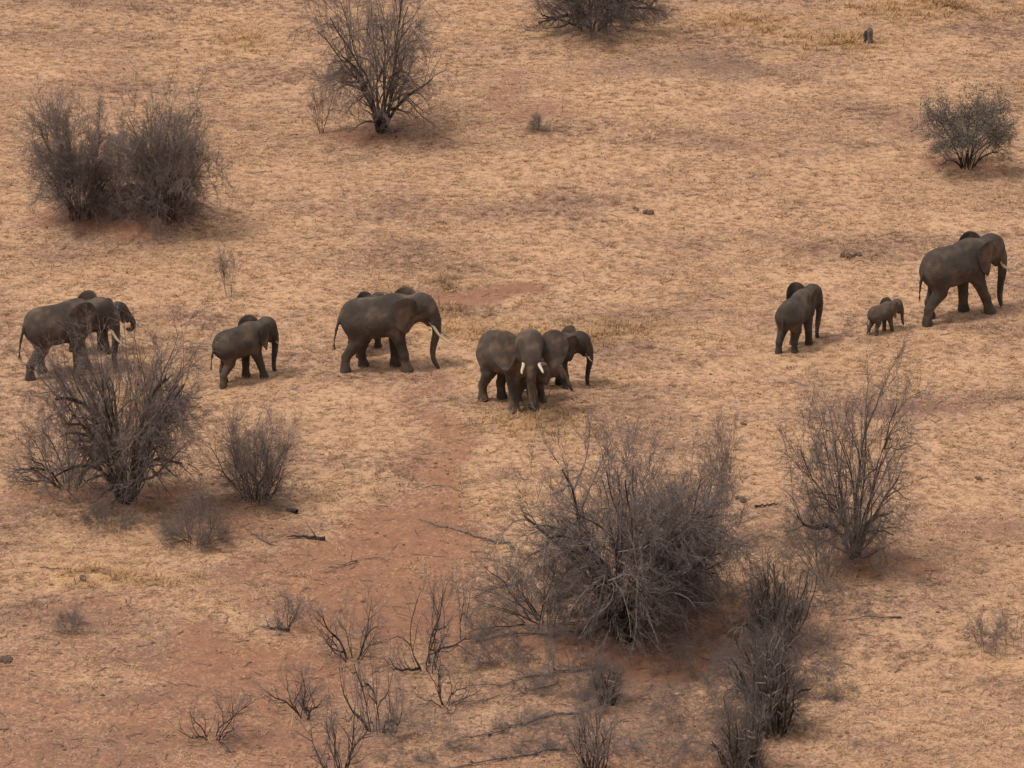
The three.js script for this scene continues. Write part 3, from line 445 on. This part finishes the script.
bush({ seed: 26, skirt: 8, leafJitter: 0.4, name: 'leafy_bush', px: 966, py: 167, w: 92, h: 68, stems: 22, n1: 7, n2: 6, n3: 3, spread: 0.6, stemLen: 2.2, r0: 0.045, twig: 0.009, base: 0.4, from: 0.4, arch: 0.2, trop: [-0.02, 0.02, 0, 0], matStem: M_DARK, matTwig: M_TWIG_DK, leaves: 24000, leafSize: 0.034, leafFrom: 0.36, label: 'rounded grey-green leafy bush on bare soil' });
bush({ seed: 27, name: 'low_shrub', px: 539, py: 131, w: 20, h: 14, stems: 14, n1: 3, n2: 3, depth: 2, spread: 1.0, stemLen: 0.7, r0: 0.014, twig: 0.007, base: 0.12, trop: UP, matStem: M_TWIG_DK, leaves: 500, leafSize: 0.03, label: 'tiny isolated dark shrub on the open straw slope', category: 'shrub' });
bush({ seed: 28, thick: 1.4, name: 'low_shrub', px: 229, py: 297, w: 24, h: 48, stems: 14, n1: 3, n2: 2, depth: 2, spread: 0.4, stemLen: 1.4, r0: 0.014, twig: 0.008, base: 0.25, trop: UP, matStem: M_BRANCH, label: 'thin upright leafless shrub standing on open straw above the half-grown elephant', category: 'shrub' });
// middle left
bush({ seed: 31, spray: 1.3, wiggle: 0.3, skirt: 20, px: 127, py: 500, w: 164, h: 166, stems: 32, n1: 8, n2: 4, n3: 3, spread: 0.55, stemLen: 4.2, r0: 0.1, twig: 0.007, base: 0.5, from: 0.16, arch: 0.19, trop: [-0.03, -0.03, -0.05, -0.05], label: 'multi-stemmed bare bush with a dark trunk cluster in front of the large tusked elephant' });
bush({ seed: 32, wiggle: 0.3, px: 68, py: 487, w: 118, h: 80, stems: 16, n1: 8, n2: 6, n3: 3, spread: 1.1, stemLen: 2, r0: 0.05, twig: 0.007, base: 0.5, arch: 0.14, trop: ARCH, label: 'low sprawling bare bush at the foot of the multi-stemmed bush' });
bush({ seed: 33, skirt: 26, px: 257, py: 498, w: 96, h: 84, stems: 40, n1: 7, n2: 4, n3: 3, spread: 0.75, stemLen: 2.3, r0: 0.03, twig: 0.007, base: 0.7, trop: UP, from: 0.03, wiggle: 0.3, label: 'spiky upright grey shrub standing apart to the side of the multi-stemmed bush' });
bush({ seed: 34, thick: 1.3, name: 'low_shrub', px: 197, py: 543, w: 70, h: 48, stems: 26, n1: 6, n2: 4, n3: 3, spread: 1.1, stemLen: 1.2, r0: 0.02, twig: 0.005, base: 0.5, trop: UP, label: 'low scrubby twig clump below the multi-stemmed bush', category: 'shrub' });
bush({ seed: 35, thick: 1.7, name: 'low_shrub', px: 112, py: 524, w: 56, h: 40, stems: 20, n1: 4, n2: 3, depth: 2, spread: 0.9, stemLen: 1, r0: 0.016, twig: 0.006, base: 0.45, trop: DROOP, matStem: M_GREY, matBranch: M_GREY, label: 'pale wispy shrub at the very foot of the dark trunk cluster', category: 'shrub' });
// middle right
bush({ seed: 41, skirt: 30, px: 628, py: 638, w: 215, h: 194, stems: 38, n1: 9, n2: 5, n3: 3, spread: 0.4, stemLen: 5, r0: 0.1, twig: 0.007, base: 0.6, from: 0.14, arch: 0.10, trop: [-0.05, -0.12, -0.16, -0.16], wiggle: 0.32, matBranch: M_GREY, label: 'biggest bare bush, its grey twigs drooping to the ground round the trunk' });
bush({ seed: 42, wiggle: 0.32, skirt: 24, px: 688, py: 596, w: 112, h: 128, stems: 26, n1: 8, n2: 5, n3: 3, spread: 0.5, stemLen: 3.4, r0: 0.09, twig: 0.007, base: 0.6, from: 0.06, arch: 0.14, trop: [-0.08, -0.12, -0.16, -0.16], label: 'dense rounded bush tucked behind the biggest bare bush' });
bush({ seed: 43, name: 'bare_sapling', px: 716, py: 545, w: 54, h: 130, stems: 18, n1: 5, n2: 4, depth: 2, spread: 0.2, stemLen: 3.6, r0: 0.018, twig: 0.007, base: 0.7, trop: UP, wiggle: 0.1, label: 'clump of thin upright wands rising behind the biggest bare bush' });
bush({ seed: 38, px: 548, py: 622, w: 170, h: 80, stems: 26, n1: 8, n2: 6, n3: 3, spread: 1.25, stemLen: 2.4, r0: 0.03, twig: 0.006, base: 0.8, trop: ARCH, wiggle: 0.28, label: 'low sprawl of dead twigs on red soil against the biggest bare bush' });
bush({ seed: 44, skirt: 24, name: 'bare_tree', category: 'tree', px: 855, py: 558, w: 160, h: 190, stems: 14, n1: 9, n2: 6, n3: 3, spread: 0.42, stemLen: 5, r0: 0.1, twig: 0.007, base: 0.28, from: 0.2, arch: 0.11, trop: [0.02, 0.03, 0.01, 0.0], wiggle: 0.32, label: 'open leafless tree with upright forking branches and a dark trunk' });
bush({ seed: 45, px: 826, py: 574, w: 92, h: 82, stems: 26, n1: 7, n2: 5, n3: 3, spread: 0.9, stemLen: 2, r0: 0.022, twig: 0.006, base: 0.5, trop: ARCH, matStem: M_GREY, matBranch: M_GREY, label: 'tangle of pale twigs at the foot of the open leafless tree' });
bush({ seed: 46, matBranch: M_GREY, matTwig: M_TWIG_DK, wiggle: 0.36, skirt: 40, from: 0.03, name: 'broken_bush', px: 778, py: 644, w: 96, h: 92, stems: 28, n1: 6, n2: 5, n3: 3, spread: 0.5, stemLen: 2.4, r0: 0.09, twig: 0.006, base: 0.8, trop: [0.04, -0.02, -0.06, -0.08], label: 'stubby bush of broken dark stems below the open leafless tree' });
bush({ seed: 47, matBranch: M_GREY, matTwig: M_TWIG_DK, wiggle: 0.36, skirt: 40, from: 0.03, name: 'broken_bush', px: 771, py: 730, w: 92, h: 104, stems: 28, n1: 6, n2: 5, n3: 3, spread: 0.4, stemLen: 2.2, r0: 0.09, twig: 0.006, base: 0.75, trop: [0.02, -0.05, -0.08, -0.1], matStem: M_DARK, label: 'narrow dark bush below the stubby broken bush' });
bush({ seed: 51, matBranch: M_GREY, skirt: 30, matTwig: M_TWIG_DK, name: 'broken_bush', px: 770, py: 684, w: 70, h: 60, stems: 22, n1: 6, n2: 4, spread: 0.5, stemLen: 1.7, r0: 0.07, twig: 0.006, base: 0.6, trop: [0.02, -0.04, -0.08, -0.1], from: 0.03, wiggle: 0.3, matStem: M_DARK, label: 'squat dark bush between the stubby broken bush and the narrow dark bush' });
bush({ seed: 48, matBranch: M_GREY, matTwig: M_TWIG_DK, wiggle: 0.36, skirt: 40, from: 0.03, name: 'broken_bush', px: 742, py: 782, w: 72, h: 90, stems: 28, n1: 6, n2: 5, n3: 3, spread: 0.45, stemLen: 2, r0: 0.09, twig: 0.006, base: 0.65, trop: [0.04, -0.02, -0.06, -0.08], label: 'stubby bush of broken stems cut off by the lower edge' });
bush({ seed: 49, matBranch: M_GREY, wiggle: 0.36, name: 'broken_bush', px: 606, py: 704, w: 54, h: 46, stems: 20, n1: 6, n2: 5, n3: 3, spread: 0.6, stemLen: 1.3, r0: 0.045, twig: 0.006, base: 0.4, trop: DROOP, matStem: M_DARK, label: 'short dark stump sprouting twigs beside the fallen branches' });
bush({ seed: 50, matBranch: M_GREY, wiggle: 0.36, name: 'broken_bush', px: 594, py: 774, w: 58, h: 72, stems: 22, n1: 6, n2: 5, n3: 3, spread: 0.5, stemLen: 1.6, r0: 0.045, twig: 0.006, base: 0.4, trop: DROOP, matStem: M_DARK, label: 'taller dark stump sprouting twigs, cut off by the lower edge' });
[[700, 668, 80, 30, 'wispy grey scrub on brown soil between the short dark stump and the stubby broken bush'], [690, 716, 90, 34, 'wispy grey scrub on brown soil beside the narrow dark bush'], [664, 760, 80, 36, 'wispy grey scrub near the taller dark stump at the lower edge'],
  [830, 610, 90, 34, 'wispy grey scrub under the open leafless tree'], [822, 690, 60, 26, 'wispy grey scrub on straw beside the narrow dark bush'], [560, 690, 70, 22, 'wispy grey scrub among the fallen branches'], [500, 660, 80, 26, 'wispy grey scrub at the tips of the fallen branches'], [530, 740, 90, 26, 'wispy grey scrub over the fallen branches near the taller dark stump'],
  [420, 745, 110, 44, 'wispy grey scrub between the zigzag shrub and the fallen branches'], [790, 660, 110, 40, 'wispy grey scrub at the foot of the stubby broken bush'], [735, 690, 70, 50, 'wispy grey scrub hugging the narrow dark bush'], [560, 660, 120, 40, 'wispy grey scrub below the long fallen branch']
].forEach(([px, py, w, h, label], i) => bush({ seed: 130 + i, name: 'wispy_scrub', category: 'shrub', group: 'wispy scrub between the bushes', px, py, w, h, thick: 1.8, stems: 16, n1: 5, n2: 2, n3: 3, spread: 1.1, stemLen: 1.1, r0: 0.014, twig: 0.005, base: 1.0, trop: ARCH, wiggle: 0.3, matStem: M_TWIG, matBranch: M_TWIG, label }));
// small crooked shrubs on the red soil
[[285, 628, 44, 40, 'crooked dead shrub lying half over on bare red soil'], [352, 660, 70, 64, 'crooked bare shrub above the row of smaller ones on red soil'], [432, 668, 86, 96, 'tallest crooked bare shrub on the red soil, with mauve twigs'],
  [376, 732, 60, 92, 'zigzag bare shrub between the tallest crooked shrub and the lower edge'], [306, 716, 72, 48, 'wide crooked bare shrub with mauve twigs on the red soil'], [214, 738, 70, 48, 'lone low crooked shrub on the red soil, farthest from the fallen branches'],
  [340, 776, 64, 74, 'crooked bare shrub cut off by the lower edge'], [462, 640, 26, 80, 'single thin crooked sapling beside the tallest crooked shrub'], [446, 706, 60, 46, 'low crooked shrub at the end of the fallen branches']
].forEach(([px, py, w, h, label], i) => bush({ seed: 60 + i, name: 'crooked_shrub', category: 'shrub', group: 'crooked bare shrubs on the red soil', px, py, w: w * 1.2, h: h * 1.1, stems: i === 7 ? 3 : 8, n1: 6, n2: 4, n3: 4, spread: i === 7 ? 0.15 : 1.15, stemLen: 1.6, r0: 0.04, twig: 0.006, base: 0.35, trop: [0.06, 0.1, 0.1, 0.06], wiggle: 0.46, from: 0.12, matTwig: M_MAUVE, matBranch: M_STEM, label }));
bush({ seed: 80, name: 'low_shrub', px: 996, py: 648, w: 66, h: 32, stems: 20, n1: 5, n2: 4, depth: 2, spread: 0.6, stemLen: 1, r0: 0.012, twig: 0.006, base: 0.9, trop: UP, matStem: M_TWIG_DK, label: 'thin wispy shrub alone on the straw away from the trees', category: 'shrub' });
bush({ seed: 81, name: 'low_shrub', px: 70, py: 632, w: 34, h: 20, stems: 12, n1: 4, n2: 3, depth: 2, spread: 0.6, stemLen: 0.7, r0: 0.012, twig: 0.006, base: 0.3, trop: UP, matStem: M_TWIG_DK, label: 'tiny dry twig clump on brown litter far from the bushes', category: 'shrub' });

// ---------------------------------------------------------------- fallen branches, stump, dung, stalks
function fallen(px0, py0, px1, py1, r, n, seed, label, mat = M_BRANCH) {
  const a = at(px0, py0), b = at(px1, py1), rr = rng(seed), t = new Tubes(), tw = new Tubes(), path = [], rad = [], N = 10, grp = new THREE.Group();
  grp.name = numbered('fallen_branch'); grp.position.copy(a); scene.add(grp); const L = a.distanceTo(b);
  for (let i = 0; i <= N; i++) { const p = a.clone().lerp(b, i / N); p.x += (rr() - 0.5) * 0.09 * L; p.z += (rr() - 0.5) * 0.09 * L; p.y = groundH(p.x, p.z) + r * 0.7 + rr() * 0.06; path.push(p.sub(a)); rad.push(r * mix(1, 0.3, i / N)); }
  t.seg(path, rad, 6);
  for (let i = 0; i < n; i++) {
    const q = Math.floor(mix(2, N, rr())), p = path[q].clone(), d = path[q].clone().sub(path[q - 1]).normalize(); d.x += (rr() - 0.5) * 1.8; d.y += rr() * 0.9; d.z += (rr() - 0.5) * 1.8; d.normalize();
    const pp = [p.clone()], r2 = [Math.max(0.006, rad[q] * 0.5)], l = mix(0.25, 0.8, rr()); for (let j = 1; j <= 4; j++) { d.x += (rr() - 0.5) * 0.6; d.y += (rr() - 0.6) * 0.5; d.z += (rr() - 0.5) * 0.6; d.normalize(); const s = pp[j - 1].clone().addScaledVector(d, l / 4), gy = groundH(s.x + a.x, s.z + a.z) - a.y + 0.01; if (s.y < gy) s.y = gy; pp.push(s); r2.push(r2[0] * (1 - j / 4.6)); }
    tw.seg(pp, r2, 3);
  }
  t.build('limb', mat, grp); tw.build('twigs', M_TWIG, grp); tag(grp, label, 'branch');
}
fallen(618, 628, 462, 642, 0.045, 60, 101, 'long fallen branch reaching out from the foot of the biggest bare bush', M_BRANCH);
fallen(600, 665, 470, 690, 0.034, 50, 102, 'fallen branch ending beside the short dark stump');
fallen(584, 712, 446, 745, 0.034, 50, 103, 'fallen branch lying just below the short dark stump');
fallen(560, 748, 420, 776, 0.032, 46, 104, 'fallen branch nearest the taller dark stump at the lower edge');
fallen(562, 682, 474, 704, 0.026, 36, 105, 'shorter fallen branch between two longer parallel ones');
fallen(516, 548, 420, 522, 0.035, 16, 106, 'thin dead branch stretching over red soil beside the biggest bare bush', M_TWIG_DK);
fallen(520, 582, 470, 600, 0.03, 14, 107, 'short dead stick on red soil under the drooping twigs', M_TWIG_DK);
fallen(325, 541, 288, 538, 0.06, 6, 108, 'short thick log lying below the spiky upright grey shrub', M_DARK);
fallen(296, 514, 280, 508, 0.07, 3, 109, 'dark stub of log at the foot of the spiky upright shrub', M_DARK);
fallen(358, 562, 332, 570, 0.035, 5, 110, 'short pale stick on the bare red soil', M_PALE);
fallen(270, 545, 246, 530, 0.03, 5, 111, 'bent thin stick on straw beside the short thick log');
fallen(40, 569, 100, 574, 0.025, 5, 112, 'long thin stick on straw below the multi-stemmed bush');
fallen(900, 618, 838, 622, 0.03, 4, 113, 'thin stick lying on straw below the open leafless tree', M_TWIG_DK);
fallen(755, 508, 780, 505, 0.035, 4, 114, 'short dark stick on straw beside the open leafless tree', M_DARK);
fallen(290, 632, 262, 628, 0.04, 16, 115, 'tangle of broken sticks under the crooked dead shrub', M_STEM);
{ // charred stump with a split top
  const p = at(868, 43), k = pxPerM(p), h = 17 / k / 0.94, grp = new THREE.Group(); grp.name = numbered('tree_stump'); grp.position.copy(p); scene.add(grp);
  const stumpPost = (x, w, hh, mat, name) => { const t = new Tubes(), path = [], rad = [], r = rng(9 + x * 100 | 0); for (let i = 0; i <= 6; i++) { path.push(new THREE.Vector3(x + (r() - 0.5) * 0.03, -0.05 + hh * i / 6, (r() - 0.5) * 0.03)); rad.push(i === 6 ? 0.01 : w * (1.15 - 0.25 * i / 6)); } t.seg(path, rad, 9); t.build(name, mat, grp); };
  stumpPost(0.05, 0.13, h, M_BRANCH, 'trunk'); stumpPost(-0.1, 0.09, h * 0.8, M_STEM, 'split_trunk'); stumpPost(0.02, 0.22, 0.12, M_DARK, 'root_flare');
  tag(grp, 'short broken tree stump alone on the straw slope', 'stump');
}
const M_DUNG = new THREE.MeshStandardMaterial({ color: new THREE.Color().setRGB(0.11, 0.066, 0.045), roughness: 1 });
function dung(px, py, n, s, seed, label) {
  const p = at(px, py), r = rng(seed), gs = [];
  for (let i = 0; i < n; i++) { const g = new THREE.IcosahedronGeometry(s * (0.7 + 0.6 * r()), 2), q = g.attributes.position; for (let j = 0; j < q.count; j++) { const f = 1 + 0.5 * noise(q.getX(j) * 9 + i * 5, q.getY(j) * 9 + q.getZ(j) * 7); q.setXYZ(j, q.getX(j) * f, q.getY(j) * f * 0.75, q.getZ(j) * f); } g.computeVertexNormals(); const a = i ? r() * 6.28 : 0, d = i ? s * (1.1 + r()) : 0; g.translate(Math.cos(a) * d, s * 0.45, Math.sin(a) * d); gs.push(g); }
  const m = shadows(new THREE.Mesh(mergeGeometries(gs), M_DUNG)); m.name = numbered('dung_pile'); m.position.copy(p); tag(m, label, 'dung', 'dung piles on the straw'); scene.add(m);
}
dung(651, 213, 5, 0.10, 1, 'dark dung pile on open straw below a smaller clod'); dung(637, 210, 3, 0.07, 2, 'small dark clod beside the dung pile on open straw');
dung(848, 256, 5, 0.10, 3, 'dung pile on the straw above the tiny calf'); dung(859, 255, 3, 0.08, 4, 'small dung clod touching the pile above the tiny calf');
dung(742, 500, 3, 0.09, 5, 'dark clod between the biggest bush and the open leafless tree'); dung(558, 214, 2, 0.06, 6, 'tiny dark clod on straw above the forward-facing elephant');
dung(886, 440, 2, 0.07, 7, 'dark clod on straw beside the crown of the open leafless tree'); dung(10, 660, 4, 0.10, 8, 'dark clod on brown litter at the frame edge'); dung(976, 478, 2, 0.06, 9, 'tiny dark clod on the bare straw slope away from trees');
dung(84, 581, 2, 0.08, 10, 'pair of dark clods on straw below the low sprawling bush'); dung(745, 425, 2, 0.06, 11, 'tiny dark clod on straw beyond the upright wands');
const stalkGeo = (() => { const t = new Tubes(); t.seg([new THREE.Vector3(0, -0.05, 0), new THREE.Vector3(0.008, 0.18, 0), new THREE.Vector3(0, 0.36, 0.01)], [0.014, 0.012, 0.008], 5); const g = new THREE.BufferGeometry(); g.setAttribute('position', new THREE.Float32BufferAttribute(t.P, 3)); g.setIndex(t.I); g.computeVertexNormals(); return g; })();
const M_STALK = new THREE.MeshStandardMaterial({ color: new THREE.Color().setRGB(0.42, 0.29, 0.2), roughness: 0.9 });
for (const [px, py] of [[552, 630], [522, 674], [553, 673], [450, 725], [481, 725], [524, 724], [462, 760], [501, 760]]) { const m = shadows(new THREE.Mesh(stalkGeo, M_STALK)); m.name = numbered('dry_stalk'); m.position.copy(at(px, py)); tag(m, 'pale upright dry stalk standing beside the fallen branches', 'stalk', 'pale stalks among the fallen branches'); scene.add(m); }

// ---------------------------------------------------------------- dry grass, sticks and clods nobody could count
function tuftGeometry(seed, blades, len, lean) {
  const r = rng(seed), P = [], I = [];
  for (let b = 0; b < blades; b++) {
    const a = r() * 6.2832, rad = 0.11 * Math.sqrt(r()), x = Math.cos(a * 3.7) * rad, z = Math.sin(a * 3.7) * rad, l = len * (0.5 + 0.8 * r()), e = lean * (0.35 + 0.9 * r()), w = 0.0055 + 0.004 * r(), px = -Math.sin(a) * w, pz = Math.cos(a) * w, k = P.length / 3;
    const hx = Math.cos(a) * Math.sin(e) * l, hy = Math.cos(e) * l, hz = Math.sin(a) * Math.sin(e) * l;
    P.push(x - px, -0.02, z - pz, x + px, -0.02, z + pz, x + hx * 0.5 - px, hy * 0.62, z + hz * 0.5 - pz, x + hx * 0.5 + px, hy * 0.62, z + hz * 0.5 + pz, x + hx * 1.15, hy * 0.9, z + hz * 1.15);
    I.push(k, k + 1, k + 2, k + 1, k + 3, k + 2, k + 2, k + 3, k + 4);
  }
  const g = new THREE.BufferGeometry(); g.setAttribute('position', new THREE.Float32BufferAttribute(P, 3)); g.setIndex(I); g.computeVertexNormals(); return g;
}
{
  const r = rng(404), mat = new THREE.MeshStandardMaterial({ color: 0xffffff, roughness: 0.9, side: THREE.DoubleSide });
  const kinds = [[tuftGeometry(1, 16, 0.17, 1.55), 'dry_grass', 'short trampled straw grass covering the slope'], [tuftGeometry(2, 22, 0.3, 1.1), 'dry_grass', 'taller loose straw grass scattered through the shorter grass'], [tuftGeometry(3, 16, 0.16, 1.62), 'dry_grass', 'flattened straw litter lying on the ground']];
  const lists = kinds.map(() => []), halfW = z => 4 + (camera.position.z - z) * 0.1195 * 1.06;
  for (let i = 0; i < 150000; i++) {
    const z = mix(-54, 36, r()), hw = halfW(z), x = (r() * 2 - 1) * 28; if (Math.abs(x) > hw) continue;
    const red = redness(x, z), cl = fbm(x * 0.5 + 2, z * 0.5, 2) * 0.75 + 0.5 * noise(x * 2.1 + 30, z * 2.1);
    if (r() > sstep(-0.75, 0.35, cl + 0.22 - 1.2 * red - 0.5 * litterness(x, z))) continue;
    const g = goldness(x, z), k = g > 0.35 && r() < g * 0.8 ? 1 : r() < 0.5 ? 0 : r() < 0.12 ? 1 : 2;
    lists[k].push([x, z, g, red, r(), r(), r()]);
  }
  const m4 = new THREE.Matrix4(), q = new THREE.Quaternion(), e = new THREE.Euler(), c = new THREE.Color();
  kinds.forEach(([g, name, label], k) => {
    const L = lists[k], im = shadows(new THREE.InstancedMesh(g, mat, L.length)); im.name = numbered(name);
    L.forEach(([x, z, gd, red, a, b, d], i) => {
      const s = mix(0.55, 1.25, a) * (1 + 0.35 * noise(x * 0.7, z * 0.7 + 3)) * (0.85 + 0.4 * gd);
      q.setFromEuler(e.set((b - 0.5) * 0.3, a * 40, (d - 0.5) * 0.3)); m4.compose(new THREE.Vector3(x, groundH(x, z), z), q, new THREE.Vector3(s, s * (0.42 + 0.3 * b) * (1 + 0.5 * gd), s)); im.setMatrixAt(i, m4);
      const v = 0.8 + 0.42 * d, l = 0.8 * sstep(-0.05, 0.75, 1.15 * fbm(x * 0.17 - 50, z * 0.25, 4) + 0.6 * (b - 0.5));
      im.setColorAt(i, c.setRGB(mix(mix(C_PALE[0], C_GOLD[0], gd), C_LITTER[0], l) * v, mix(mix(C_PALE[1], C_GOLD[1], gd), C_LITTER[1], l) * v, mix(mix(C_PALE[2], C_GOLD[2], gd), C_LITTER[2], l) * v));
    });
    tag(im, label, 'grass', null, 'stuff'); scene.add(im);
  });
  console.log('tufts', lists.map(l => l.length).join(' '));
  // twigs and clods strewn about
  const st = new Tubes(); st.seg([new THREE.Vector3(-0.2, 0.012, 0), new THREE.Vector3(-0.05, 0.03, 0.03), new THREE.Vector3(0.08, 0.02, 0.0), new THREE.Vector3(0.22, 0.03, 0.04)], [0.012, 0.011, 0.009, 0.004], 4);
  const sg = new THREE.BufferGeometry(); sg.setAttribute('position', new THREE.Float32BufferAttribute(st.P, 3)); sg.setIndex(st.I); sg.computeVertexNormals();
  const cg = new THREE.IcosahedronGeometry(0.05, 1); { const p = cg.attributes.position; for (let i = 0; i < p.count; i++) { const f = 1 + 0.4 * noise(p.getX(i) * 20, p.getY(i) * 20 + p.getZ(i) * 16); p.setXYZ(i, p.getX(i) * f * 1.2, p.getY(i) * f * 0.7, p.getZ(i) * f); } cg.computeVertexNormals(); }
  for (const [g, n, name, label, cat, c0] of [[sg, 9000, 'strewn_sticks', 'small broken sticks strewn over the ground', 'sticks', [0.2, 0.135, 0.1]], [cg, 4200, 'strewn_clods', 'small dark clods and stones strewn over the ground', 'clods', [0.19, 0.1, 0.064]]]) {
    const im = shadows(new THREE.InstancedMesh(g, new THREE.MeshStandardMaterial({ color: 0xffffff, roughness: 1 }), n)); im.name = name; let i = 0;
    while (i < n) {
      const z = mix(-54, 36, r()), x = (r() * 2 - 1) * 28; if (Math.abs(x) > halfW(z)) continue;
      if (r() > 0.16 + 0.6 * redness(x, z) + 1.2 * litterness(x, z) + Math.max(0, noise(x * 0.2, z * 0.2 + 80))) continue;
      const s = 0.3 + 0.9 * Math.pow(r(), 2.6); q.setFromEuler(e.set(0, r() * 6.28, 0)); m4.compose(new THREE.Vector3(x, groundH(x, z) + 0.004, z), q, new THREE.Vector3(s, s, s)); im.setMatrixAt(i, m4);
      const v = 0.6 + 0.9 * r(); im.setColorAt(i, c.setRGB(c0[0] * v, c0[1] * v, c0[2] * v)); i++;
    }
    tag(im, label, cat, null, 'stuff'); scene.add(im);
  }
}
{ let t = 0; scene.traverse(o => { if (o.isMesh && !o.isInstancedMesh) t += (o.geometry.index ? o.geometry.index.count : o.geometry.attributes.position.count) / 3; }); console.log('triangles', t); }
renderer.render(scene, camera);
